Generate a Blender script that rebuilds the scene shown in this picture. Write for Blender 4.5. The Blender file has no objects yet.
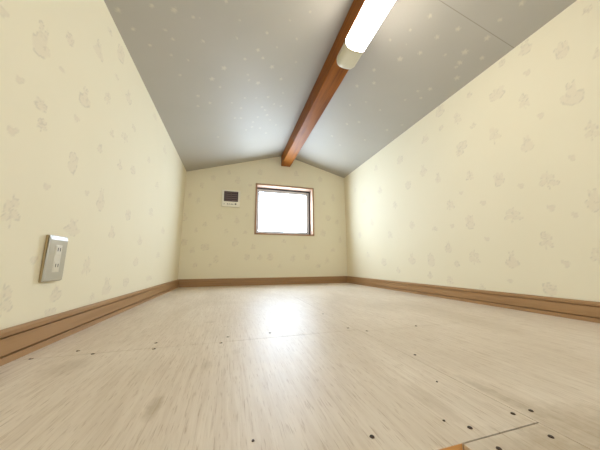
import bpy, math, random
import numpy as np
from mathutils import Vector, Matrix

random.seed(4)
sc = bpy.context.scene
C = sc.collection

# ------------------------------------------------------------------ room dimensions (metres)
XL, XR = -0.4598, 1.2442          # side walls
YB, YF = 2.4108, -0.95            # far gable wall, wall behind the camera
ZL, ZR = 1.1035, 1.2104           # eaves
XP, ZP = 0.5300, 1.4020           # ridge
HB = 0.0712                       # baseboard height
CAMZ = 0.206
YAW, PITCH, ROLL, FPX = 0.281863, 0.164048, -0.003351, 234.894
HX0, HX1, HY0, HY1 = -0.42, 0.2665, -0.42, 0.2465   # hatch opening

def cam_axes():
    cy, sy, cp, sp, cr, sr = (math.cos(YAW), math.sin(YAW), math.cos(PITCH), math.sin(PITCH), math.cos(ROLL), math.sin(ROLL))
    f = Vector((sy*cp, cy*cp, sp)); r0 = Vector((cy, -sy, 0)); u0 = r0.cross(f)
    return r0*cr + u0*sr, -r0*sr + u0*cr, f
RR, UU, FF = cam_axes()

def on_plane(u, v, n, d):
    """where the sight line of measured photo point (u, v) meets the plane n.p = d (used to survey the pattern on the walls)"""
    dr = FF*FPX + RR*(u-300) + UU*(225-v)
    o = Vector((0, 0, CAMZ))
    n = Vector(n)
    return o + dr*((d - n.dot(o))/n.dot(dr))

# ------------------------------------------------------------------ mesh helpers
class MB:
    def __init__(s): s.v = []; s.f = []
    def box(s, x0, x1, y0, y1, z0, z1):
        b = len(s.v)
        s.v += [(x0,y0,z0),(x1,y0,z0),(x1,y1,z0),(x0,y1,z0),(x0,y0,z1),(x1,y0,z1),(x1,y1,z1),(x0,y1,z1)]
        s.f += [tuple(b+i for i in q) for q in ((0,3,2,1),(4,5,6,7),(0,1,5,4),(1,2,6,5),(2,3,7,6),(3,0,4,7))]
    def prism(s, prof, a, b):
        """prof: list of 3d-point functions t -> point; closed profile swept from t=a to t=b"""
        n = len(prof); k = len(s.v)
        s.v += [p(a) for p in prof] + [p(b) for p in prof]
        s.f += [(k+i, k+(i+1) % n, k+n+(i+1) % n, k+n+i) for i in range(n)]
        s.f += [tuple(k+i for i in reversed(range(n))), tuple(k+n+i for i in range(n))]
    def cyl(s, c, r, h, axis='z', n=16, r2=None):
        k = len(s.v); r2 = r if r2 is None else r2
        for (hh, q) in ((0, r), (h, r2)):
            for i in range(n):
                a = 2*math.pi*i/n; p = [math.cos(a)*q, math.sin(a)*q]
                d = {'z': (p[0], p[1], hh), 'y': (p[0], hh, p[1]), 'x': (hh, p[0], p[1])}[axis]
                s.v.append((c[0]+d[0], c[1]+d[1], c[2]+d[2]))
        s.f += [(k+i, k+(i+1) % n, k+n+(i+1) % n, k+n+i) for i in range(n)]
        s.f += [tuple(k+i for i in reversed(range(n))), tuple(k+n+i for i in range(n))]
    def build(s, name, mat, parent=None, bevel=0, smooth=False, seg=2, loc=None):
        me = bpy.data.meshes.new(name); me.from_pydata(s.v, [], s.f)
        import bmesh
        bm = bmesh.new(); bm.from_mesh(me); bmesh.ops.recalc_face_normals(bm, faces=bm.faces)
        bm.to_mesh(me); bm.free(); me.update()
        o = bpy.data.objects.new(name, me); C.objects.link(o)
        me.materials.append(mat)
        if parent: o.parent = parent
        if bevel:
            m = o.modifiers.new('bevel', 'BEVEL'); m.width = bevel; m.segments = seg; m.limit_method = 'ANGLE'; m.angle_limit = 0.6
        if smooth:
            for p in me.polygons: p.use_smooth = True
        return o

def empty(name, loc):
    o = bpy.data.objects.new(name, None); C.objects.link(o); o.location = loc; o.empty_display_size = .05
    return o
def tag(o, label, cat, group=None):
    o['label'] = label; o['category'] = cat
    if group: o['group'] = group
    return o
def structure(o, label=None):
    o['kind'] = 'structure'
    if label: o['label'] = label
    return o

# ------------------------------------------------------------------ material helpers
def new_mat(name):
    m = bpy.data.materials.new(name); m.use_nodes = True
    nt = m.node_tree; nt.nodes.clear()
    out = nt.nodes.new('ShaderNodeOutputMaterial'); b = nt.nodes.new('ShaderNodeBsdfPrincipled')
    nt.links.new(b.outputs[0], out.inputs[0])
    return m, nt, b
def N(nt, t, **kw):
    n = nt.nodes.new(t)
    for k, v in kw.items(): setattr(n, k, v)
    return n
def mixc(nt, fac, a, b, mode='MIX'):
    n = N(nt, 'ShaderNodeMix', data_type='RGBA', blend_type=mode)
    for sock, val in ((0, fac), (6, a), (7, b)):
        if hasattr(val, 'links') or hasattr(val, 'is_output'): nt.links.new(val, n.inputs[sock])
        elif sock == 0: n.inputs[0].default_value = val
        else: n.inputs[sock].default_value = (*val, 1)
    return n.outputs[2]
def mathn(nt, op, a, b=None, clamp=False):
    n = N(nt, 'ShaderNodeMath', operation=op, use_clamp=clamp)
    for i, val in enumerate((a, b)):
        if val is None: continue
        if hasattr(val, 'is_output'): nt.links.new(val, n.inputs[i])
        else: n.inputs[i].default_value = val
    return n.outputs[0]
def ramp(nt, src, pts):
    r = N(nt, 'ShaderNodeValToRGB'); nt.links.new(src, r.inputs[0]); e = r.color_ramp.elements
    while len(e) < len(pts): e.new(.5)
    for i, (p, c) in enumerate(pts):
        e[i].position = p; e[i].color = (*c, 1) if isinstance(c, tuple) else (c, c, c, 1)
    return r.outputs[0]
def coords(nt, scale=(1, 1, 1), rot=(0, 0, 0)):
    g = N(nt, 'ShaderNodeNewGeometry'); mp = N(nt, 'ShaderNodeMapping')
    mp.inputs['Scale'].default_value = scale; mp.inputs['Rotation'].default_value = rot
    nt.links.new(g.outputs['Position'], mp.inputs[0]); return mp.outputs[0]
def noise(nt, vec, scale, detail=3, rough=.5, dist=0):
    n = N(nt, 'ShaderNodeTexNoise'); n.inputs['Scale'].default_value = scale; n.inputs['Detail'].default_value = detail
    n.inputs['Roughness'].default_value = rough; n.inputs['Distortion'].default_value = dist
    nt.links.new(vec, n.inputs['Vector']); return n.outputs[0]
def bump(nt, b, h, strength, dist=.001):
    n = N(nt, 'ShaderNodeBump'); n.inputs['Strength'].default_value = strength; n.inputs['Distance'].default_value = dist
    nt.links.new(h, n.inputs['Height']); nt.links.new(n.outputs[0], b.inputs['Normal'])

def plain(name, col, rough=.5, var=.04, metallic=0, spec=.5, emis=None):
    m, nt, b = new_mat(name)
    nz = noise(nt, coords(nt), 60, 2)
    dark = tuple(c*(1-var) for c in col); lite = tuple(min(1, c*(1+var)) for c in col)
    nt.links.new(mixc(nt, nz, dark, lite), b.inputs['Base Color'])
    b.inputs['Roughness'].default_value = rough; b.inputs['Metallic'].default_value = metallic
    b.inputs['Specular IOR Level'].default_value = spec
    if emis:
        b.inputs['Emission Color'].default_value = (*emis[:3], 1); b.inputs['Emission Strength'].default_value = emis[3]
    return m

# cream wallpaper with faint printed motifs
def wallpaper():
    m, nt, b = new_mat('cream_wallpaper')
    at = N(nt, 'ShaderNodeAttribute', attribute_name='motif'); sp = N(nt, 'ShaderNodeSeparateColor')
    nt.links.new(at.outputs['Color'], sp.inputs[0])
    nz = noise(nt, coords(nt), 5, 3)
    base = mixc(nt, nz, WALL_A, WALL_B)
    c = mixc(nt, sp.outputs[0], base, (.66, .55, .43))
    c = mixc(nt, sp.outputs[1], c, (.42, .38, .31))
    nt.links.new(c, b.inputs['Base Color'])
    b.inputs['Roughness'].default_value = .75; b.inputs['Specular IOR Level'].default_value = .2
    fine = noise(nt, coords(nt), 420, 2)
    bump(nt, b, fine, .25, .0006)
    return m
WALL_A = (.80, .735, .545); WALL_B = (.83, .765, .58)
# grey-beige ceiling paper with little stars
def ceiling_paper():
    m, nt, b = new_mat('star_ceiling_paper')
    at = N(nt, 'ShaderNodeAttribute', attribute_name='motif'); sp = N(nt, 'ShaderNodeSeparateColor')
    nt.links.new(at.outputs['Color'], sp.inputs[0])
    nz = noise(nt, coords(nt), 4, 4)
    base = mixc(nt, nz, (.40, .375, .32), (.44, .415, .36))
    c = mixc(nt, sp.outputs[0], base, (.60, .565, .44))
    c = mixc(nt, sp.outputs[1], c, (.22, .20, .16))
    nt.links.new(c, b.inputs['Base Color'])
    b.inputs['Roughness'].default_value = .50; b.inputs['Specular IOR Level'].default_value = .14
    fine = noise(nt, coords(nt), 300, 2)
    bump(nt, b, fine, .2, .0006)
    return m
def plywood():
    m, nt, b = new_mat('pale_plywood')
    v = coords(nt)
    # grain along Y
    g1 = noise(nt, coords(nt, (85, 5.0, 1)), 1.6, 5, .6, .5)
    g2 = noise(nt, coords(nt, (260, 6, 1)), 1.0, 3, .6, .1)
    big = noise(nt, coords(nt, (2.2, 1.1, 1)), 1.6, 4, .55, .8)
    c = ramp(nt, big, [(.3, (.63, .53, .405)), (.55, (.72, .62, .495)), (.75, (.80, .71, .585))])
    c = mixc(nt, ramp(nt, g1, [(.42, 0.0), (.66, .32)]), c, (.50, .38, .26))
    streak = ramp(nt, g2, [(.58, 0.0), (.74, .4)])
    c = mixc(nt, streak, c, (.36, .24, .13))
    # swirling cathedral figure
    wv = N(nt, 'ShaderNodeTexWave', wave_type='BANDS', bands_direction='X'); wv.inputs['Scale'].default_value = 2.6
    wv.inputs['Distortion'].default_value = 9; wv.inputs['Detail'].default_value = 2.5; wv.inputs['Detail Scale'].default_value = .9
    nt.links.new(coords(nt, (1.6, .8, 1)), wv.inputs['Vector'])
    c = mixc(nt, ramp(nt, wv.outputs[1], [(.0, .07), (.07, .0)]), c, (.40, .28, .17))
    # scuffs and dirt marks with a shape of their own
    geo = N(nt, 'ShaderNodeNewGeometry'); sx = N(nt, 'ShaderNodeSeparateXYZ'); nt.links.new(geo.outputs['Position'], sx.inputs[0])
    edge = noise(nt, v, 60, 3, .6)
    for (x, y, rx, ry, k) in ((-.100, .428, .013, .040, .55), (-.315, .63, .045, .055, .28), (.02, .62, .012, .02, .2), (-.04, .56, .012, .03, .25),
                              (.30, .33, .02, .06, .2), (-.06, .95, .02, .02, .25), (.43, .27, .022, .10, .22), (.412, .31, .014, .08, .45), (.45, .20, .12, .08, .5), (.33, .20, .08, .06, .45)):
        dx = mathn(nt, 'DIVIDE', mathn(nt, 'SUBTRACT', sx.outputs[0], x), rx)
        dy = mathn(nt, 'DIVIDE', mathn(nt, 'SUBTRACT', sx.outputs[1], y), ry)
        d = mathn(nt, 'ADD', mathn(nt, 'MULTIPLY', dx, dx), mathn(nt, 'MULTIPLY', dy, dy))
        d = mathn(nt, 'ADD', d, mathn(nt, 'MULTIPLY', edge, 1.2))
        f = mathn(nt, 'MULTIPLY', mathn(nt, 'SUBTRACT', 1.6, d, True), k)
        c = mixc(nt, f, c, (.34, .25, .14))
    nt.links.new(c, b.inputs['Base Color'])
    rr = ramp(nt, big, [(.2, .43), (.8, .50)])
    dash = noise(nt, coords(nt, (420, 26, 1)), 1.0, 2, .6)
    c2 = mixc(nt, ramp(nt, dash, [(.58, 0.0), (.68, .55)]), c, (.40, .28, .17)); nt.links.new(c2, b.inputs['Base Color'])
    nt.links.new(rr, b.inputs['Roughness'])
    b.inputs['Specular IOR Level'].default_value = .31
    h = mathn(nt, 'ADD', mathn(nt, 'MULTIPLY', g2, -.6), mathn(nt, 'MULTIPLY', g1, .4))
    bump(nt, b, h, .35, .001)
    return m
def wood(name, ca, cb, cd, rough, axis=1, sc_=1.0, coat=0, contrast=.6):
    m, nt, b = new_mat(name)
    s = [46*sc_, 46*sc_, 46*sc_]; s[axis] = 2.5*sc_
    s2 = [9*sc_, 9*sc_, 9*sc_]; s2[axis] = .9*sc_
    g1 = noise(nt, coords(nt, tuple(s)), 1.3, 4, .6, .3)
    g2 = noise(nt, coords(nt, tuple(s2)), 1.2, 3, .5, .9)
    c = mixc(nt, g2, ca, cb)
    c = mixc(nt, ramp(nt, g1, [(.45, 0.0), (.75, contrast)]), c, cd)
    nt.links.new(c, b.inputs['Base Color']); b.inputs['Roughness'].default_value = rough
    b.inputs['Specular IOR Level'].default_value = .12; b.inputs['Coat Weight'].default_value = coat; b.inputs['Coat Roughness'].default_value = .25
    bump(nt, b, g1, .15, .001)
    return m

M_wall = wallpaper(); M_ceil = ceiling_paper(); M_ply = plywood()
M_base = wood('brown_baseboard_wood', (.37, .215, .10), (.42, .255, .125), (.27, .145, .06), .38, 1, 1, 0, .5)
M_baseX = wood('brown_baseboard_wood_cross', (.37, .215, .10), (.42, .255, .125), (.27, .145, .06), .38, 0, 1, 0, .5)
M_beam = wood('varnished_beam_wood', (.22, .066, .007), (.34, .118, .012), (.085, .020, .003), .45, 1, .8, 0, .75)
M_case = wood('window_casing_wood', (.36, .21, .12), (.42, .26, .15), (.26, .14, .07), .4, 0, 1, 0, .4)
M_reveal = plain('brown_reveal_board', (.33, .22, .155), .35)
M_alu = plain('grey_aluminium', (.50, .51, .53), .45, metallic=.2)
M_gasket = plain('black_gasket', (.015, .014, .018), .6)
M_sub = plain('dark_subfloor', (.05, .035, .02), .9)
M_lumber = wood('orange_hatch_lumber', (.52, .25, .075), (.60, .31, .10), (.36, .15, .04), .45, 0, 1, 0, .6)
M_pl = plain('grey_beige_plastic', (.50, .47, .38), .2, .02)
M_side = plain('yellowed_plastic', (.36, .26, .11), .45, .02)
M_insert = plain('cream_plastic_insert', (.66, .62, .50), .3, .02)
M_slot = plain('black_slot', (.02, .018, .015), .6)
M_ctl = plain('offwhite_plastic', (.87, .83, .70), .4, .02)
M_screen = plain('brown_black_louvre', (.035, .018, .022), .45)
M_slat = plain('brown_grey_slat', (.16, .11, .105), .5)
M_cap = plain('cream_lamp_cap', (.62, .58, .44), .35, .02)
M_screw = plain('tarnished_screw', (.07, .035, .015), .5, .3, .4)
M_filler = plain('pale_filler', (.60, .48, .32), .8)
M_low = plain('lower_room_plaster', (.75, .68, .52), .7)

def lamp_mat():
    m, nt, b = new_mat('lit_diffuser')
    nz = noise(nt, coords(nt), 30, 2)
    nt.links.new(mixc(nt, nz, (.9, .9, .88), (.94, .94, .92)), b.inputs['Base Color'])
    b.inputs['Emission Color'].default_value = (*LAMP_COL, 1); b.inputs['Emission Strength'].default_value = LAMP_E
    b.inputs['Roughness'].default_value = .3
    return m
def pane_mat(name, col, e):
    m, nt, b = new_mat(name)
    nz = noise(nt, coords(nt), 90, 3)
    nt.links.new(mixc(nt, nz, (.85, .88, .92), (.9, .93, .97)), b.inputs['Base Color'])
    b.inputs['Roughness'].default_value = .35
    b.inputs['Emission Color'].default_value = (*col, 1); b.inputs['Emission Strength'].default_value = e
    bump(nt, b, nz, .2, .001)
    return m
LAMP_COL = (1.0, .95, .86); LAMP_E = 15.0
PANE_COL = (.66, .81, 1.0); PANE_E = 23.0
FILL_COL = (.72, .85, 1.0); FILL_E = 3.8  # cool glow of the added fill panel on the front wall

# ------------------------------------------------------------------ printed pattern
def axis_points(a, b, step, near=None, nstep=None, extra=(), tol=1e-4):
    pts = [a]; x = a
    while x < b-1e-6:
        s = nstep if near and near[0] <= x < near[1] else step
        x = min(b, x+s); pts.append(x)
    pts = [p for p in pts if all(abs(p-e) > tol for e in extra)]
    return np.array(sorted(pts+list(extra)))
def hash2(i, j, s):
    t = np.sin(i*127.1 + j*311.7 + s*74.7)*43758.5453
    return t - np.floor(t)
def vnoise(x, y, s):
    i, j = np.floor(x), np.floor(y); fx, fy = x-i, y-j; fx = fx*fx*(3-2*fx); fy = fy*fy*(3-2*fy)
    a = hash2(i, j, s); b = hash2(i+1, j, s); c = hash2(i, j+1, s); d = hash2(i+1, j+1, s)
    return (a*(1-fx)+b*fx)*(1-fy) + (c*(1-fx)+d*fx)*fy
def sst(a, b, x):
    t = np.clip((x-a)/(b-a), 0, 1); return t*t*(3-2*t)
def ell(x, y, cx, cy, rx, ry, ang=0):
    c, s = math.cos(ang), math.sin(ang); dx, dy = x-cx, y-cy
    return np.sqrt(((dx*c+dy*s)/rx)**2 + ((-dx*s+dy*c)/ry)**2) - 1
def draw_motif(P, Q, out, cu, cv, w, h, seed):
    """P, Q wall coordinates of the vertices; adds soft fill (channel 0) and thin outline (channel 1)"""
    rng = random.Random(seed)
    sel = np.where((abs(P-cu) < w*.8) & (abs(Q-cv) < h*.8))[0]
    if not len(sel): return
    x = (P[sel]-cu)/(w*.5); y = (Q[sel]-cv)/(h*.5)
    x = x + (vnoise(x*2.3+seed, y*2.3, seed)-.5)*.28; y = y + (vnoise(x*2.1, y*2.1+seed, seed+9)-.5)*.28
    size = max(w, h)
    line = .0022/size*2
    if size < .034:                                   # single leaf or sprig
        d = np.minimum(ell(x, y, -.25, -.1, .55, .75, .5), ell(x, y, .45, .35, .38, .5, -.7))
        fill = sst(.25, -.4, d)*.34; lines = sst(.35, .0, abs(d))*.20
    else:
        k = seed % 3
        if k == 0:                                    # sitting figure with two upright ears
            parts = [ell(x, y, -.05, -.42, .78, .50), ell(x, y, -.05, .12, .42, .40), ell(x, y, -.25, .62, .15, .40, .12), ell(x, y, .18, .60, .14, .38, -.2), ell(x, y, .62, -.2, .28, .24)]
        elif k == 1:                                  # bush or basket with leaves
            parts = [ell(x, y, 0, -.25, .82, .58), ell(x, y, -.45, .28, .32, .40, .4), ell(x, y, .1, .48, .30, .44, 0), ell(x, y, .55, .22, .28, .42, -.5)]
        else:                                         # sprig of leaves on a stem
            parts = [ell(x, y, -.42, -.42, .42, .22, .5), ell(x, y, .40, -.2, .42, .24, -.5), ell(x, y, -.30, .22, .40, .22, .6), ell(x, y, .30, .5, .36, .24, -.6), ell(x, y, 0, 0, .10, .9, .1)]
        d = parts[0]
        for p in parts[1:]: d = np.minimum(d, p)
        brk = sst(.30, .62, vnoise(x*3+7, y*3, seed+3))
        fill = sst(.10, -.12, d)*.23
        lines = sst(line*1.6, line*.4, abs(d)*.6)*.34*brk
        for p in parts[1:]:
            lines = np.maximum(lines, sst(line*1.6, line*.4, abs(p)*.4)*.22*sst(.4, .7, vnoise(x*3, y*3+5, seed+5)))
        if k == 1: lines = np.maximum(lines, sst(.5, .2, abs(y+.1-.1*np.cos(4*x))*12)*(abs(x) < .6)*.2)
    out[sel, 0] = np.maximum(out[sel, 0], fill); out[sel, 1] = np.maximum(out[sel, 1], lines)
def draw_star(P, Q, out, cu, cv, r, seed):
    sel = np.where((abs(P-cu) < r*2.2) & (abs(Q-cv) < r*2.2))[0]
    if not len(sel): return
    x, y = P[sel]-cu, Q[sel]-cv; a = np.arctan2(y, x)+seed; rr = np.hypot(x, y)/r
    out[sel, 0] = np.maximum(out[sel, 0], sst(1.15, .55, rr/(.8+.25*np.cos(5*a)))*.62)

def pattern_grid(name, us, vs, pos, mat, paint, skip=None, backing=None, flip=False):
    U, V = np.meshgrid(us, vs); U = U.ravel(); V = V.ravel()
    X, Y, Z = pos(U, V)
    nu, nv = len(us), len(vs)
    idx = np.arange(nu*nv).reshape(nv, nu)
    a, b, c, d = idx[:-1, :-1].ravel(), idx[:-1, 1:].ravel(), idx[1:, 1:].ravel(), idx[1:, :-1].ravel()
    if skip is not None:
        uc = (U[a]+U[c])/2; vc = (V[a]+V[c])/2; keep = ~skip(uc, vc); a, b, c, d = a[keep], b[keep], c[keep], d[keep]
    faces = np.stack([a, b, c, d] if not flip else [d, c, b, a], 1)
    co = np.stack([X, Y, Z], 1)
    out = np.zeros((len(co), 4), dtype=np.float32); out[:, 3] = 1
    paint(U, V, X, Y, Z, out)
    nb = 0
    if backing:
        bv = np.array(backing.v); bf = np.array(backing.f)+len(co)
        co = np.vstack([co, bv]); faces = np.vstack([faces, bf]); nb = len(bv)
        out = np.vstack([out, np.tile(np.array([[0, 0, 0, 1]], dtype=np.float32), (nb, 1))])
    me = bpy.data.meshes.new(name)
    me.vertices.add(len(co)); me.vertices.foreach_set('co', co.astype(np.float32).ravel())
    me.loops.add(faces.size); me.loops.foreach_set('vertex_index', faces.ravel().astype(np.int32))
    me.polygons.add(len(faces)); me.polygons.foreach_set('loop_start', np.arange(0, faces.size, 4, dtype=np.int32))
    me.update(calc_edges=True)
    at = me.color_attributes.new('motif', 'FLOAT_COLOR', 'POINT'); at.data.foreach_set('color', out.ravel())
    me.materials.append(mat)
    o = bpy.data.objects.new(name, me); C.objects.link(o)
    return structure(o)

# motif positions surveyed from the photograph: (u, v, width, height) in photo pixels
LEFT_M = [(42,41,24,40),(70,39,9,14),(3,12,14,14),(99,50,13,19),(121,54,8,22),(110,31,6,7),(85,97,13,22),(41,105,13,14),(42,124,12,16),(13,131,12,12),
 (77,119,6,8),(108,98,8,16),(129,97,7,14),(117,77,5,5),(125,137,8,12),(112,133,5,8),(134,128,4,6),(155,117,5,8),(100,148,6,10),(73,163,10,26),(47,187,7,8),
 (101,200,8,24),(87,193,5,6),(11,211,22,38),(73,227,18,18),(34,260,7,9),(3,302,20,34),(56,293,12,17),(50,312,12,8),(87,266,9,22),(107,286,10,18),(126,282,6,10),
 (92,297,5,8),(112,232,7,12),(149,278,6,6),(151,212,5,10),(140,240,5,10),(133,170,5,10),(149,160,4,8),(120,165,5,10),(128,215,5,12),(157,185,4,9),(163,230,4,8),(136,262,5,9),(158,255,4,8),(165,150,4,8),(20,80,10,10),(62,70,6,6)]
RIGHT_M = [(525,48,17,14),(562,50,17,20),(588,9,13,10),(597,53,10,10),(502,63,7,7),(527,73,7,7),(572,93,26,26),(497,94,17,14),(524,101,13,20),(469,95,6,6),(440,111,9,12),
 (457,118,9,15),(473,125,6,6),(540,116,7,7),(494,134,13,20),(425,139,9,8),(462,146,11,10),(592,131,20,22),(527,144,15,17),(441,128,5,5),(548,180,22,20),(594,200,20,24),
 (499,179,12,15),(470,176,9,14),(423,170,8,12),(460,152,8,8),(521,186,6,6),(572,158,7,8),(483,203,6,6),(450,205,9,12),(438,178,6,11),(461,193,4,4),(513,215,21,15),(551,208,8,8),
 (470,222,9,17),(546,240,15,20),(452,226,4,5),(487,239,5,5),(474,257,14,16),(512,260,14,18),(566,264,8,8),(598,256,18,20),(448,247,7,12),(431,260,7,15),(435,229,7,5),(412,259,7,11),
 (550,289,15,14),(510,281,5,5),(482,287,6,6),(457,264,5,6),(450,280,7,11),(430,275,5,7),(408,185,6,9),(395,205,5,8),(380,190,5,8),(412,225,5,9),(390,235,5,9),(372,222,4,7),(400,160,6,9),(376,168,4,7),
 (364,200,4,6),(384,262,5,8),(368,255,4,7),(398,270,4,6),(360,235,3,6),(355,190,3,6),(575,215,7,7),(535,300,0,0)]
BACK_M = [(185,217,5,8),(184,242,6,8),(219,217,7,8),(237,220,6,7),(205,247,8,8),(216,259,6,9),(235,242,6,8),(247,257,5,7),(253,247,5,6),(260,257,5,6),(270,257,6,7),(293,258,6,8),
 (284,241,4,4),(323,233,5,7),(333,250,5,6),(192,250,6,6),(307,257,5,6),(327,261,5,7),(340,240,4,7),(328,218,5,6),(198,200,5,7),(238,180,6,7),(202,185,4,6),(248,198,5,7),(333,197,5,7),
 (260,172,5,6),(296,174,5,6),(320,179,5,6),(213,178,5,6),(205,224,5,6),(196,230,4,5),(190,195,4,6),(226,231,4,5),(245,232,4,4),(324,203,3,4),(337,222,4,5),(229,172,4,5),(250,185,3,3),(210,265,4,4),(280,266,4,4),(318,266,4,4),(247,215,4,4),(305,247,3,4),(195,265,4,5)]
STARS_L = [(174,10,2.6),(165,30,1.6),(203,41,1.8),(267,33,1.6),(258,50,2),(237,38,1.4),(224,68,2.6),(212,79,2.6),(263,58,1.8),(272,67,2.4),(258,83,2.4),(281,79,1.8),(198,96,1.8),(210,103,1.8),
 (277,47,1.2),(245,59,1.4),(220,87,1.4),(248,75,1.4),(249,80,1.4),(241,108,1.4),(241,118,1.4),(235,118,1.4),(253,122,1.4),(262,107,1.5),(265,110,1.5),(267,115,1.6),(260,128,1.5),(252,127,1.5),(281,106,1.6),
 (268,97,1.5),(266,133,1.4),(218,137,1.5),(198,106,1.5),(173,39,1.4),(152,6,1.8),(118,10,2),(133,29,1.6),(193,17,1.4),(226,1,1.8),(297,39,1.4),(296,62,1.2),(290,20,1.4),(310,12,1.3),(240,20,1.2),(188,60,1.4),
 (258,117,1.4),(270,120,1.2),(246,130,1.2),(276,125,1.2),(256,98,1.3),(245,98,1.2),(232,103,1.3),(283,93,1.2),(274,104,1.2),(180,75,1.3),(171,55,1.3),(150,45,1.3)]
STARS_R = [(400,59,2.6),(430,16,1.8),(420,53,2),(374,70,1.8),(357,86,1.9),(374,83,1.9),(457,78,2.4),(430,89,2),(418,91,1.4),(347,124,1.6),(359,122,1.6),(332,136,1.4),(387,130,1.4),(459,62,1.5),
 (458,29,2),(465,52,2.6),(437,37,1.8),(460,63,2),(456,67,1.5),(421,98,1.5),(487,38,2.2),(482,58,1.8),(445,55,1.4),(410,30,1.2),(390,40,1.2),(405,100,1.2),(380,110,1.2),(350,105,1.2),(365,140,1.2),(340,145,1.2),(522,3,2),(500,20,1.5),(402,125,1.2),(366,102,1.2)]

def survey(lst, n, d, ui, vi):
    o = []
    for k, (u, v, w, h) in enumerate(lst):
        if not w: continue
        p = on_plane(u, v, n, d); a = on_plane(u-w/2, v, n, d); b = on_plane(u+w/2, v, n, d); c = on_plane(u, v-h/2, n, d); e = on_plane(u, v+h/2, n, d)
        o.append((p[ui], p[vi], min(.14, abs(b[ui]-a[ui])*1.05+.002), min(.14, abs(c[vi]-e[vi])*1.0), k))
    return o
def rest(lst, y0, y1, z1, seed):
    rng = random.Random(seed); o = list(lst)
    for k in range(60):
        y = rng.uniform(y0, y1); z = rng.uniform(.1, z1); s = rng.choice([.02, .025, .05, .09, .1])
        if all(abs(y-q[0])+abs(z-q[1]) > .13 for q in o): o.append((y, z, s*.8, s, 50+k))
    return o

# side walls
zl = axis_points(0, ZL, .004); zr = axis_points(0, ZR, .0045)
def paint_side(lst):
    def f(U, V, X, Y, Z, out):
        for m in lst: draw_motif(Y, Z, out, *m)
    return f
bk = MB(); bk.box(XL-.06, XL-.002, YF, YB, 0, ZL+.02)
pattern_grid('wall_left', axis_points(YF, YB, .008, (.15, 1.5), .004), zl, lambda U, V: (np.full_like(U, XL), U, V), M_wall,
             paint_side(rest(survey(LEFT_M, (1,0,0), XL, 1, 2), YF+.1, .42, ZL-.1, 3)), backing=bk)
bk = MB(); bk.box(XR+.002, XR+.06, YF, YB, 0, ZR+.02)
pattern_grid('wall_right', axis_points(YF, YB, .007, (.2, 1.9), .0045), zr, lambda U, V: (np.full_like(U, XR), U, V), M_wall,
             paint_side(rest(survey(RIGHT_M, (1,0,0), XR, 1, 2), YF+.1, .3, ZR-.1, 5)), backing=bk, flip=True)

def zroof(x): return np.where(x < XP, ZL+(x-XL)/(XP-XL)*(ZP-ZL), ZP+(x-XP)/(XR-XP)*(ZR-ZP))
# window opening and gable wall
WX0, WX1, WZ0, WZ1 = .2132, .8586, .5038, 1.0474      # casing outside
CW = .017                                             # casing face width
IX0, IX1, IZ0, IZ1 = WX0+CW, WX1-CW, WZ0+CW, WZ1-CW
ZC = 1.08
def gable(name, y, hole, paintlist, by0, by1, flip):
    us = axis_points(XL, XR, .0075, extra=(XP, IX0, IX1)); vs = axis_points(0, 1.4, .0075, extra=(ZC, IZ0, IZ1))
    def pos(U, V):
        zt = zroof(U); return U, np.full_like(U, y), np.where(V <= ZC, V, ZC+(V-ZC)/(1.4-ZC)*(zt-ZC))
    b = MB()
    if hole:
        b.box(XL-.06, IX0, by0, by1, 0, 1.12); b.box(IX1, XR+.06, by0, by1, 0, 1.12); b.box(IX0, IX1, by0, by1, 0, IZ0); b.box(IX0, IX1, by0, by1, IZ1, 1.12)
        b.box(XL-.06, XR+.06, by0, by1, 1.12, 1.46)
    else: b.box(XL-.06, XR+.06, by0, by1, 0, 1.46)
    def paint(U, V, X, Y, Z, out):
        for m in paintlist: draw_motif(X, Z, out, *m)
    return pattern_grid(name, us, vs, pos, M_wall, paint, (lambda u, v: (u > IX0) & (u < IX1) & (v > IZ0) & (v < IZ1)) if hole else None, b, flip)
gable('wall_back', YB, True, survey(BACK_M, (0,1,0), YB, 0, 2), YB+.002, YB+.13, False)
gable('wall_front', YF, False, [(q[0]*.5, q[1], q[2], q[3], q[4]) for q in rest([], -.8, 2.2, 1.1, 8)], YF-.06, YF-.002, True)

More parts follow.
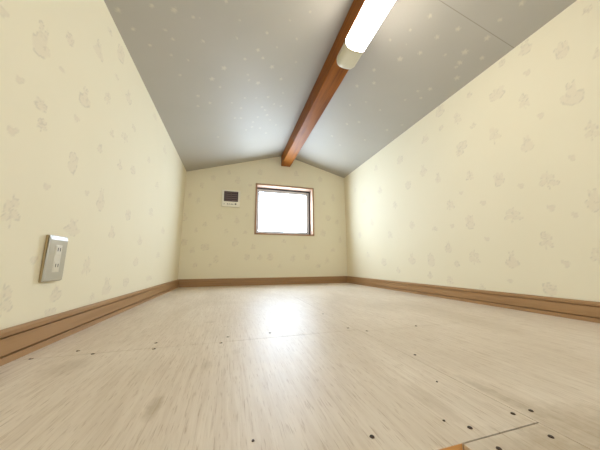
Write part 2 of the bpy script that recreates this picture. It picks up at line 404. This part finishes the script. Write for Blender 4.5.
# ceiling, two slopes in one object each side
def slope(name, xa, xb, za, zb, stars, seed, seam):
    L = math.hypot(xb-xa, zb-za); n = Vector((-(zb-za), 0, xb-xa)).normalized(); d = n.dot(Vector((xa, 0, za)))
    us = axis_points(YF, YB, .009, (.2, 2.1), .0055, extra=[seam+k for k in (-.004, -.002, -.0008, 0, .0008, .002, .004)] if seam else (), tol=.001); vs = axis_points(0, L, .0055)
    pos = lambda U, V: (xa+V/L*(xb-xa), U, za+V/L*(zb-za))
    t = Vector((xb-xa, 0, zb-za)).normalized()
    S = []
    for (u, v, r) in stars:
        p = on_plane(u, v, n, d); dist = (p-Vector((0, 0, CAMZ))).length
        S.append((p.y, (p-Vector((xa, 0, za))).dot(t), r*dist/FPX*.95))
    rng = random.Random(seed)
    for k in range(50): S.append((rng.uniform(YF, .4), rng.uniform(0, L), rng.uniform(.003, .007)))
    for k in range(8): S.append((rng.uniform(.8, 2.2), rng.uniform(0, L), rng.uniform(.003, .004)))
    def paint(U, V, X, Y, Z, out):
        for k, (a, b, r) in enumerate(S): draw_star(U, V, out, a, b, r, k)
        if seam: out[:, 1] = np.maximum(out[:, 1], sst(.0022, .0006, abs(U-seam))*.7)
    bk = MB(); k = Vector((n.x, 0, n.z)); o1, o2 = k*.002, k*.04
    P = [Vector((xa, 0, za)), Vector((xb, 0, zb))]
    bk.v = [tuple(P[i]+o+Vector((0, y, 0))) for y in (YF, YB) for (i, o) in ((0, o1), (1, o1), (1, o2), (0, o2))]
    bk.f = [(0,1,2,3),(7,6,5,4),(0,4,5,1),(1,5,6,2),(2,6,7,3),(3,7,4,0)]
    return pattern_grid(name, us, vs, pos, M_ceil, paint, backing=bk)
cl = slope('ceiling', XL, XP, ZL, ZP, STARS_L, 1, None)
cr = slope('ceiling', XP, XR, ZP, ZR, STARS_R, 2, .640)

# ------------------------------------------------------------------ floor: plywood sheets with hairline joints over a dark subfloor
G = .0005; T = .012; XJ = .3955; YJ = .705
fl = MB()
def sheet(x0, x1, y0, y1): fl.box(x0+G, x1-G, y0+G, y1-G, -T, 0)
sheet(XL, XJ, YJ+.0007, 1.615); sheet(XL, XJ, 1.615, YB)
sheet(XL, XJ, HY1, YJ)
sheet(XJ, XR, HY1-.43, YJ-.02); sheet(XJ, XR, YJ-.02, 1.6); sheet(XJ, XR, 1.6, YB)
sheet(HX1, XJ+.0003, HY1-.91, HY1-.0014); sheet(XJ, XR, YF, HY1-.43); sheet(HX1, XJ, YF, HY1-.91)
sheet(XL, HX0, HY0, HY1); sheet(XL, HX1, YF, HY0)
floor = structure(fl.build('floor', M_ply))
sb = MB()
sb.box(XL, XR, HY1+.0, YB, -.05, -T-.0005); sb.box(HX1, XR, YF, HY1, -.05, -T-.0005); sb.box(XL, HX0, YF, HY1, -.05, -T-.0005); sb.box(HX0, HX1, YF, HY0, -.05, -T-.0005)
sub = structure(sb.build('floor', M_sub))
# lumber lining of the hatch under the plywood
hb = MB()
hb.box(HX0, HX1, HY1, HY1+.03, -.26, -.0008); hb.box(HX0-.03, HX0, HY0-.03, HY1+.03, -.26, -.0508); hb.box(HX1, HX1+.03, HY0-.03, HY1+.03, -.26, -.0508); hb.box(HX0, HX1, HY0-.03, HY0, -.26, -.0508)
hatch = structure(hb.build('trim_1', M_lumber))
lw = MB()
lw.box(-1.1, 1.6, -1.3, -1.25, -2.4, -.26); lw.box(-1.1, 1.6, 2.0, 2.05, -2.4, -.26); lw.box(-1.15, -1.1, -1.3, 2.05, -2.4, -.26); lw.box(1.6, 1.65, -1.3, 2.05, -2.4, -.26)
lw.box(-1.15, 1.65, -1.3, 2.05, -2.45, -2.4)
lw.box(-1.15, HX0, -1.3, 2.05, -.28, -.26); lw.box(HX1, 1.65, -1.3, 2.05, -.28, -.26); lw.box(HX0, HX1, -1.3, HY0, -.28, -.26); lw.box(HX0, HX1, HY1, 2.05, -.28, -.26)
lower = structure(lw.build('wall_lower', M_low))

# ------------------------------------------------------------------ baseboards with two grooves
def base_profile():
    t = .010
    return [(0, 0), (t+.002, 0), (t+.002, .0145), (.003, .0150), (.003, .0175), (t, .0185), (t, .0535), (.003, .0540), (.003, .0565), (t, .0570), (t, .066), (t-.003, .0695), (t-.005, HB), (0, HB)]
def baseboard(name, kind, mat):
    b = MB(); pr = base_profile(); e = .012
    if kind == 'left': fs = [(lambda t, d=d, z=z: (XL+.0005+d, t+(-d if t > 0 else d), z)) for d, z in pr]; b.prism(fs, YF, YB)
    if kind == 'right': fs = [(lambda t, d=d, z=z: (XR-.0005-d, t+(-d if t > 0 else d), z)) for d, z in pr]; b.prism(fs, YF, YB)
    if kind == 'back': fs = [(lambda t, d=d, z=z: (t+(-d if t > 0 else d), YB-.0005-d, z)) for d, z in pr]; b.prism(fs, XL, XR)
    if kind == 'front': fs = [(lambda t, d=d, z=z: (t+(-d if t > 0 else d), YF+.0005+d, z)) for d, z in pr]; b.prism(fs, XL, XR)
    return structure(b.build(name, mat))
baseboard('baseboard_left', 'left', M_base); baseboard('baseboard_right', 'right', M_base)
baseboard('baseboard_back', 'back', M_baseX); baseboard('baseboard_front', 'front', M_baseX)

# ------------------------------------------------------------------ window
win = structure(empty('window_1', ((WX0+WX1)/2, YB, WZ0)))
def wpart(mb, name, mat, parent=win, **k):
    o = mb.build(name, mat, parent, **k); o.matrix_parent_inverse = Matrix.Translation(-Vector(win.location)) if parent == win else Matrix()
    return o
c = MB()
def frame(b, x0, x1, z0, z1, w, y0, y1, wl=None):
    b.box(x0, x1, y0, y1, z1-w, z1); b.box(x0, x1, y0, y1, z0, z0+w); b.box(x0, x0+w, y0, y1, z0+w, z1-w); b.box(x1-w, x1, y0, y1, z0+w, z1-w)
frame(c, WX0, WX1, WZ0, WZ1, CW, YB-.009, YB+.0015)
o = wpart(c, 'window_casing', M_case, bevel=.0015); o['label'] = 'light brown wooden casing'
YS = 2.492
c = MB(); frame(c, IX0-.004, IX1+.004, IZ0-.004, IZ1+.004, .005, YB+.0015, YS+.05)
o = wpart(c, 'window_reveal', M_reveal)
c = MB(); c.box(IX0+.001, IX1-.001, YS, YS+.04, IZ1-.024, IZ1-.001); c.box(IX1-.022, IX1-.001, YS, YS+.04, IZ0+.001, IZ1-.024)
o = wpart(c, 'window_gasket', M_gasket)
c = MB(); frame(c, IX0+.001, IX1-.016, IZ0+.001, IZ1-.017, .033, YS-.004, YS+.03)
sash = wpart(c, 'window_sash', M_alu, bevel=.002)
c = MB(); c.box(IX0+.033, IX1-.042, YS+.010, YS+.016, IZ0+.031, IZ1-.045)
o = wpart(c, 'window_pane', pane_mat('frosted_daylit_pane', PANE_COL, PANE_E)); o['label'] = 'frosted white daylit pane'
c = MB(); c.box(.50, .56, YS-.014, YS-.0045, IZ0+.012, IZ0+.024)
wpart(c, 'window_latch', M_alu, bevel=.002)

# added fill light in the form of a window, unseen behind the camera
fill_win = structure(empty('fill_light_window', (.45, YF, .15)))
def fill_wpart(mb, name, mat, **k):
    o = mb.build(name, mat, fill_win, **k); o.matrix_parent_inverse = Matrix.Translation(-Vector(fill_win.location)); return o
c = MB(); frame(c, -.25, 1.10, .14, .74, .03, YF+.0005, YF+.02); fill_wpart(c, 'window_casing', M_case, bevel=.0015)  # casing around the added fill panel
c = MB(); c.box(-.22, 1.07, YF+.0005, YF+.006, .17, .71); fill_wpart(c, 'window_pane', pane_mat('fill_light_pane', FILL_COL, FILL_E))  # glowing panel added to brighten the near walls and floor

# ------------------------------------------------------------------ ridge beam
BX0, BX1, BZ = .484, .587, 1.272
b = MB()
yb0, yb1 = YF+.001, YB-.001
k0, k1 = float(zroof(np.array(BX0)))-.0015, float(zroof(np.array(BX1)))-.0015
nseg = 60
rng = random.Random(9)
rings = []
for i in range(nseg+1):
    y = yb0+(yb1-yb0)*i/nseg; j = lambda s: rng.uniform(-s, s)
    rings.append([(BX0+j(.0004), y, k0), (BX0+j(.0006), y, BZ+.004), (BX0+.004, y, BZ+j(.0004)), (BX1-.004, y, BZ+j(.0004)), (BX1+j(.0006), y, BZ+.004), (BX1, y, k1), (XP, y, ZP-.0015)])
for r in rings: b.v += r
n7 = 7
for i in range(nseg):
    for q in range(n7): b.f.append((i*n7+q, i*n7+(q+1) % n7, (i+1)*n7+(q+1) % n7, (i+1)*n7+q))
b.f += [tuple(range(n7)), tuple(nseg*n7+q for q in range(n7))]
beam = b.build('ridge_beam', M_beam)
tag(beam, 'varnished orange-brown timber beam running along the ridge of the ceiling', 'beam')

# ------------------------------------------------------------------ lamp under the beam
LX, LW = .5360, .0515
LY1, LY0 = .982, .335
lamp = tag(empty('ceiling_lamp', (LX, (LY0+LY1)/2, BZ)), 'lit tubular ceiling lamp with cream end caps fixed under the timber beam', 'lamp')
def trough(y0, y1, r, name, mat, drop=.052, closed=True, taper=0.0):
    b = MB(); n = 20
    prof = []
    for i in range(n+1):
        a = math.pi*i/n; ca, sa = math.cos(a), math.sin(a)
        x = math.copysign(abs(ca)**.75, ca)*r; z = -(abs(sa)**.75)*(drop-.014)-.014
        prof.append((x, z))
    prof = [(r, -.0006)]+prof+[(-r, -.0006)]
    m = 8 if taper else 1
    ys = [y0+(y1-y0)*i/m for i in range(m+1)]
    k = len(prof)
    for i, y in enumerate(ys):
        s = 1.0
        if taper: # rounded closed end
            t = 1-abs((y-(y0 if taper < 0 else y1))/.018); s = 1-.10*max(0, t)**2
        b.v += [(LX+x*s, y, BZ+z*s) for x, z in prof]
    for i in range(m):
        for q in range(k): b.f.append((i*k+q, i*k+(q+1) % k, (i+1)*k+(q+1) % k, (i+1)*k+q))
    b.f += [tuple(range(k)), tuple(m*k+q for q in range(k))]
    o = b.build(name, mat, lamp); o.matrix_parent_inverse = Matrix.Translation(-Vector(lamp.location))
    for p in o.data.polygons: p.use_smooth = len(p.vertices) == 4
    return o
CAPL = .114
M_lamp = lamp_mat()
trough(LY0+CAPL, LY1-CAPL, LW, 'diffuser', M_lamp)
trough(LY1-CAPL, LY1, LW+.0008, 'end_cap', M_cap, .0528, taper=1)
trough(LY0, LY0+CAPL, LW+.0008, 'end_cap', M_cap, .0528, taper=-1)

# ------------------------------------------------------------------ outlet on the left wall
OY, OZ, OW, OH, OD = .7905, .2225, .070, .120, .0115
ot = tag(empty('wall_outlet', (XL, OY, OZ)), 'beige double power outlet on the left wall above the baseboard', 'outlet')
def opart(mb, name, mat, parent=ot, **k):
    o = mb.build(name, mat, parent, **k)
    if parent == ot: o.matrix_parent_inverse = Matrix.Translation(-Vector(ot.location))
    else: o.matrix_parent_inverse = parent.matrix_parent_inverse.inverted() if False else Matrix()
    return o
def local(mb, loc):
    mb.v = [(x-loc[0], y-loc[1], z-loc[2]) for x, y, z in mb.v]; return mb
L0 = ot.location
b = MB(); b.box(XL+.0006, XL+.006, OY-OW/2, OY+OW/2, OZ-OH/2, OZ+OH/2); p = local(b, L0).build('back_plate', M_side, ot, bevel=.0015)
p['label'] = 'yellowed edge of the plate'
b = MB()
y0, y1, z0, z1 = OY-OW/2, OY+OW/2, OZ-OH/2, OZ+OH/2; q = .007
x0, x1 = XL+.006, XL+OD
b.v = [(x0,y0,z0),(x0,y1,z0),(x0,y1,z1),(x0,y0,z1),(x1,y0+.002,z0+.003),(x1,y1-.002,z0+.003),(x1,y1-.002,z1-.011),(x1,y0+.002,z1-.011)]; b.v[2] = (x1-.0032, y1, z1); b.v[3] = (x1-.0032, y0, z1)
b.f = [(0,3,2,1),(4,5,6,7),(0,1,5,4),(1,2,6,5),(2,3,7,6),(3,0,4,7)]
local(b, L0).build('cover_plate', M_pl, ot, bevel=.0012)
b = MB(); b.box(XL+OD-.0008, XL+OD+.0008, OY-.0125, OY+.0125, OZ-.036, OZ+.036); ins = local(b, L0).build('outlet_insert', M_insert, ot, bevel=.0006)
ins['label'] = 'cream insert holding the sockets'
for s in (-1, 1):
    zc = OZ+s*.021
    b = MB(); b.box(XL+OD+.0004, XL+OD+.0017, OY-.0105, OY+.0105, zc-.0125, zc+.0125); so = local(b, L0).build('socket', M_insert, ins, bevel=.001)
    for t in (-1, 1):
        b = MB(); b.box(XL+OD+.0013, XL+OD+.0020, OY+t*.0045-.0011, OY+t*.0045+.0011, zc-.002, zc+.007)
        local(b, L0).build('slot', M_slot, ins)

# ------------------------------------------------------------------ controller on the gable wall
KX0, KX1, KZ0, KZ1 = -.117, .059, .772, .9445
ct = tag(empty('wall_control_panel', ((KX0+KX1)/2, YB, (KZ0+KZ1)/2)), 'square off-white wall control panel with dark louvred screen, left of the window', 'control panel')
L0 = ct.location
b = MB(); b.box(KX0, KX1, YB-.022, YB-.0006, KZ0, KZ1); local(b, L0).build('housing', M_ctl, ct, bevel=.004, seg=3)
sx0, sx1, sz0, sz1 = KX0+.020, KX1-.020, KZ0+.054, KZ1-.014
b = MB(); b.box(sx0, sx1, YB-.0235, YB-.0215, sz0, sz1); scn = local(b, L0).build('louvre_screen', M_screen, ct); scn['label'] = 'dark brown louvred screen'
b = MB()
for i in range(5):
    z = sz0+(i+.5)*(sz1-sz0)/5
    for (xa, xb) in ((sx0+.006, (sx0+sx1)/2-.006), ((sx0+sx1)/2+.006, sx1-.006)): b.box(xa, xb, YB-.0265, YB-.0230, z-.0045, z+.0045)
b.box((sx0+sx1)/2-.003, (sx0+sx1)/2+.003, YB-.0262, YB-.0230, sz0+.004, sz1-.004)
local(b, L0).build('louvre_slats', M_slat, scn)
for i, (dx, w) in enumerate(((.022, .004), (.052, .008), (.068, .008), (.088, .008), (.104, .007), (.126, .015))):
    b = MB(); b.box(KX0+dx, KX0+dx+w, YB-.0245, YB-.0215, KZ0+.022, KZ0+.022+(.014 if w > .01 else .009))
    local(b, L0).build('button', M_screen, ct, bevel=.0008)

# ------------------------------------------------------------------ screw heads sunk in the plywood
SCREWS = [((513,414), 'dark screw head left of the sheet joint near the hatch corner'), ((531,411), 'dark screw head right of the joint, above the sheet corner'),
 ((470,428), 'dark screw head in the plywood just above the hatch edge'), ((551,437), 'dark screw head at the right of the plywood corner, beside a dark stain'),
 ((499,449), 'dark screw head at the bottom edge, in the small plywood piece beside the hatch'), ((372,437), 'dark knot-like screw head, alone left of the hatch edge'),
 ((253,441), 'single small screw head near the bottom centre of the floor'), ((270,333), 'small screw head just beyond the cross joint, in the bright window reflection'),
 ((228,337), 'upper screw head of the pair left of the window reflection'), ((221,343), 'lower screw head of the pair left of the window reflection'),
 ((367,331), 'small screw head where the long joint meets the cross joint'), ((348,328), 'small screw head left of where the two joints meet'),
 ((415,355), 'small screw head on the long joint, halfway to the hatch corner'), ((156,343), 'upper screw head of the close pair on the left side of the floor'),
 ((154,349), 'lower screw head of the close pair on the left side of the floor'), ((93,354), 'screw head right of the two nearest the left baseboard'),
 ((78,351), 'screw head second nearest the left baseboard, beyond the cross joint'), ((31,359), 'screw head nearest the left baseboard'),
 ((416,326), 'small screw head right of the long joint, on the far sheet'), ((323,314), 'farthest small screw head, beyond the window reflection'),
 ((444,421), 'tiny twin marks of a screw between the hatch edge and the long joint'), ((437,382), 'tiny screw head alone in the middle of the right-hand sheet')]
sm = {}
for (u, v), lab in SCREWS:
    p = on_plane(u, v, (0,0,1), 0)
    r = .0030 if p.y < .5 else .0040
    if 'tiny' in lab or 'single' in lab: r = .0018
    root = tag(empty('floor_screw', (p.x, p.y, .0002)), lab, 'screw', 'screw heads in the plywood floor')
    if r not in sm:
        b = MB(); b.cyl((0, 0, 0), r, .0008, n=14, r2=r*.85); h = b.build('screw_head', M_screw, root)
        b = MB(); b.box(-r*.7, r*.7, -r*.12, r*.12, .0007, .0011); b.box(-r*.12, r*.12, -r*.7, r*.7, .0007, .0011); x = b.build('cross_slot', M_slot, root)
        parts = [h, x]
        if r > .003:
            b = MB(); n = 12
            for i in range(n):
                a0, a1 = 2*math.pi*i/n*.6, 2*math.pi*(i+1)/n*.6
                k = len(b.v)
                for a in (a0, a1):
                    for rr_ in (r*.35, r*.78):
                        for z in (.0006, .0012): b.v.append((math.cos(a)*rr_, math.sin(a)*rr_, z))
                b.f += [(k,k+1,k+3,k+2),(k+4,k+6,k+7,k+5),(k,k+4,k+5,k+1),(k+2,k+3,k+7,k+6),(k+1,k+5,k+7,k+3),(k,k+2,k+6,k+4)]
            parts.append(b.build('filler_ring', M_filler, root))
        sm[r] = parts
    else:
        for q_ in sm[r]:
            w = q_.copy(); C.objects.link(w); w.parent = root
    root.rotation_euler.z = random.uniform(0, 6.28)

# ------------------------------------------------------------------ added unseen lamp below the floor, sending fill light up the hatch
la = bpy.data.lights.new('hatch_fill_light', 'AREA'); la.shape = 'DISK'; la.size = .5; la.energy = 50; la.color = (1, .95, .84)
lo = bpy.data.objects.new('hatch_fill_light', la); C.objects.link(lo); lo.location = (.9, .9, -.32)
w = bpy.data.worlds.new('World'); sc.world = w; w.use_nodes = True
w.node_tree.nodes['Background'].inputs[0].default_value = (.75, .87, 1, 1); w.node_tree.nodes['Background'].inputs[1].default_value = 1.0

# ------------------------------------------------------------------ camera
cd = bpy.data.cameras.new('camera'); cam = bpy.data.objects.new('camera', cd); C.objects.link(cam)
cd.sensor_width = 36; cd.sensor_fit = 'HORIZONTAL'; cd.lens = FPX*36/600; cd.clip_start = .01
m = Matrix.Identity(4)
for i in range(3):
    m[i][0] = RR[i]; m[i][1] = UU[i]; m[i][2] = -FF[i]
m[2][3] = CAMZ
cam.matrix_world = m
sc.camera = cam
sc.view_settings.view_transform = 'Standard'; sc.view_settings.look = 'None'; sc.view_settings.gamma = 1; sc.view_settings.use_curve_mapping = False
sc.view_settings.exposure = 0.34
sc.cycles.use_denoising = True
sc.cycles.max_bounces = 14; sc.cycles.diffuse_bounces = 8; sc.cycles.glossy_bounces = 4
sc.cycles.sample_clamp_indirect = 6
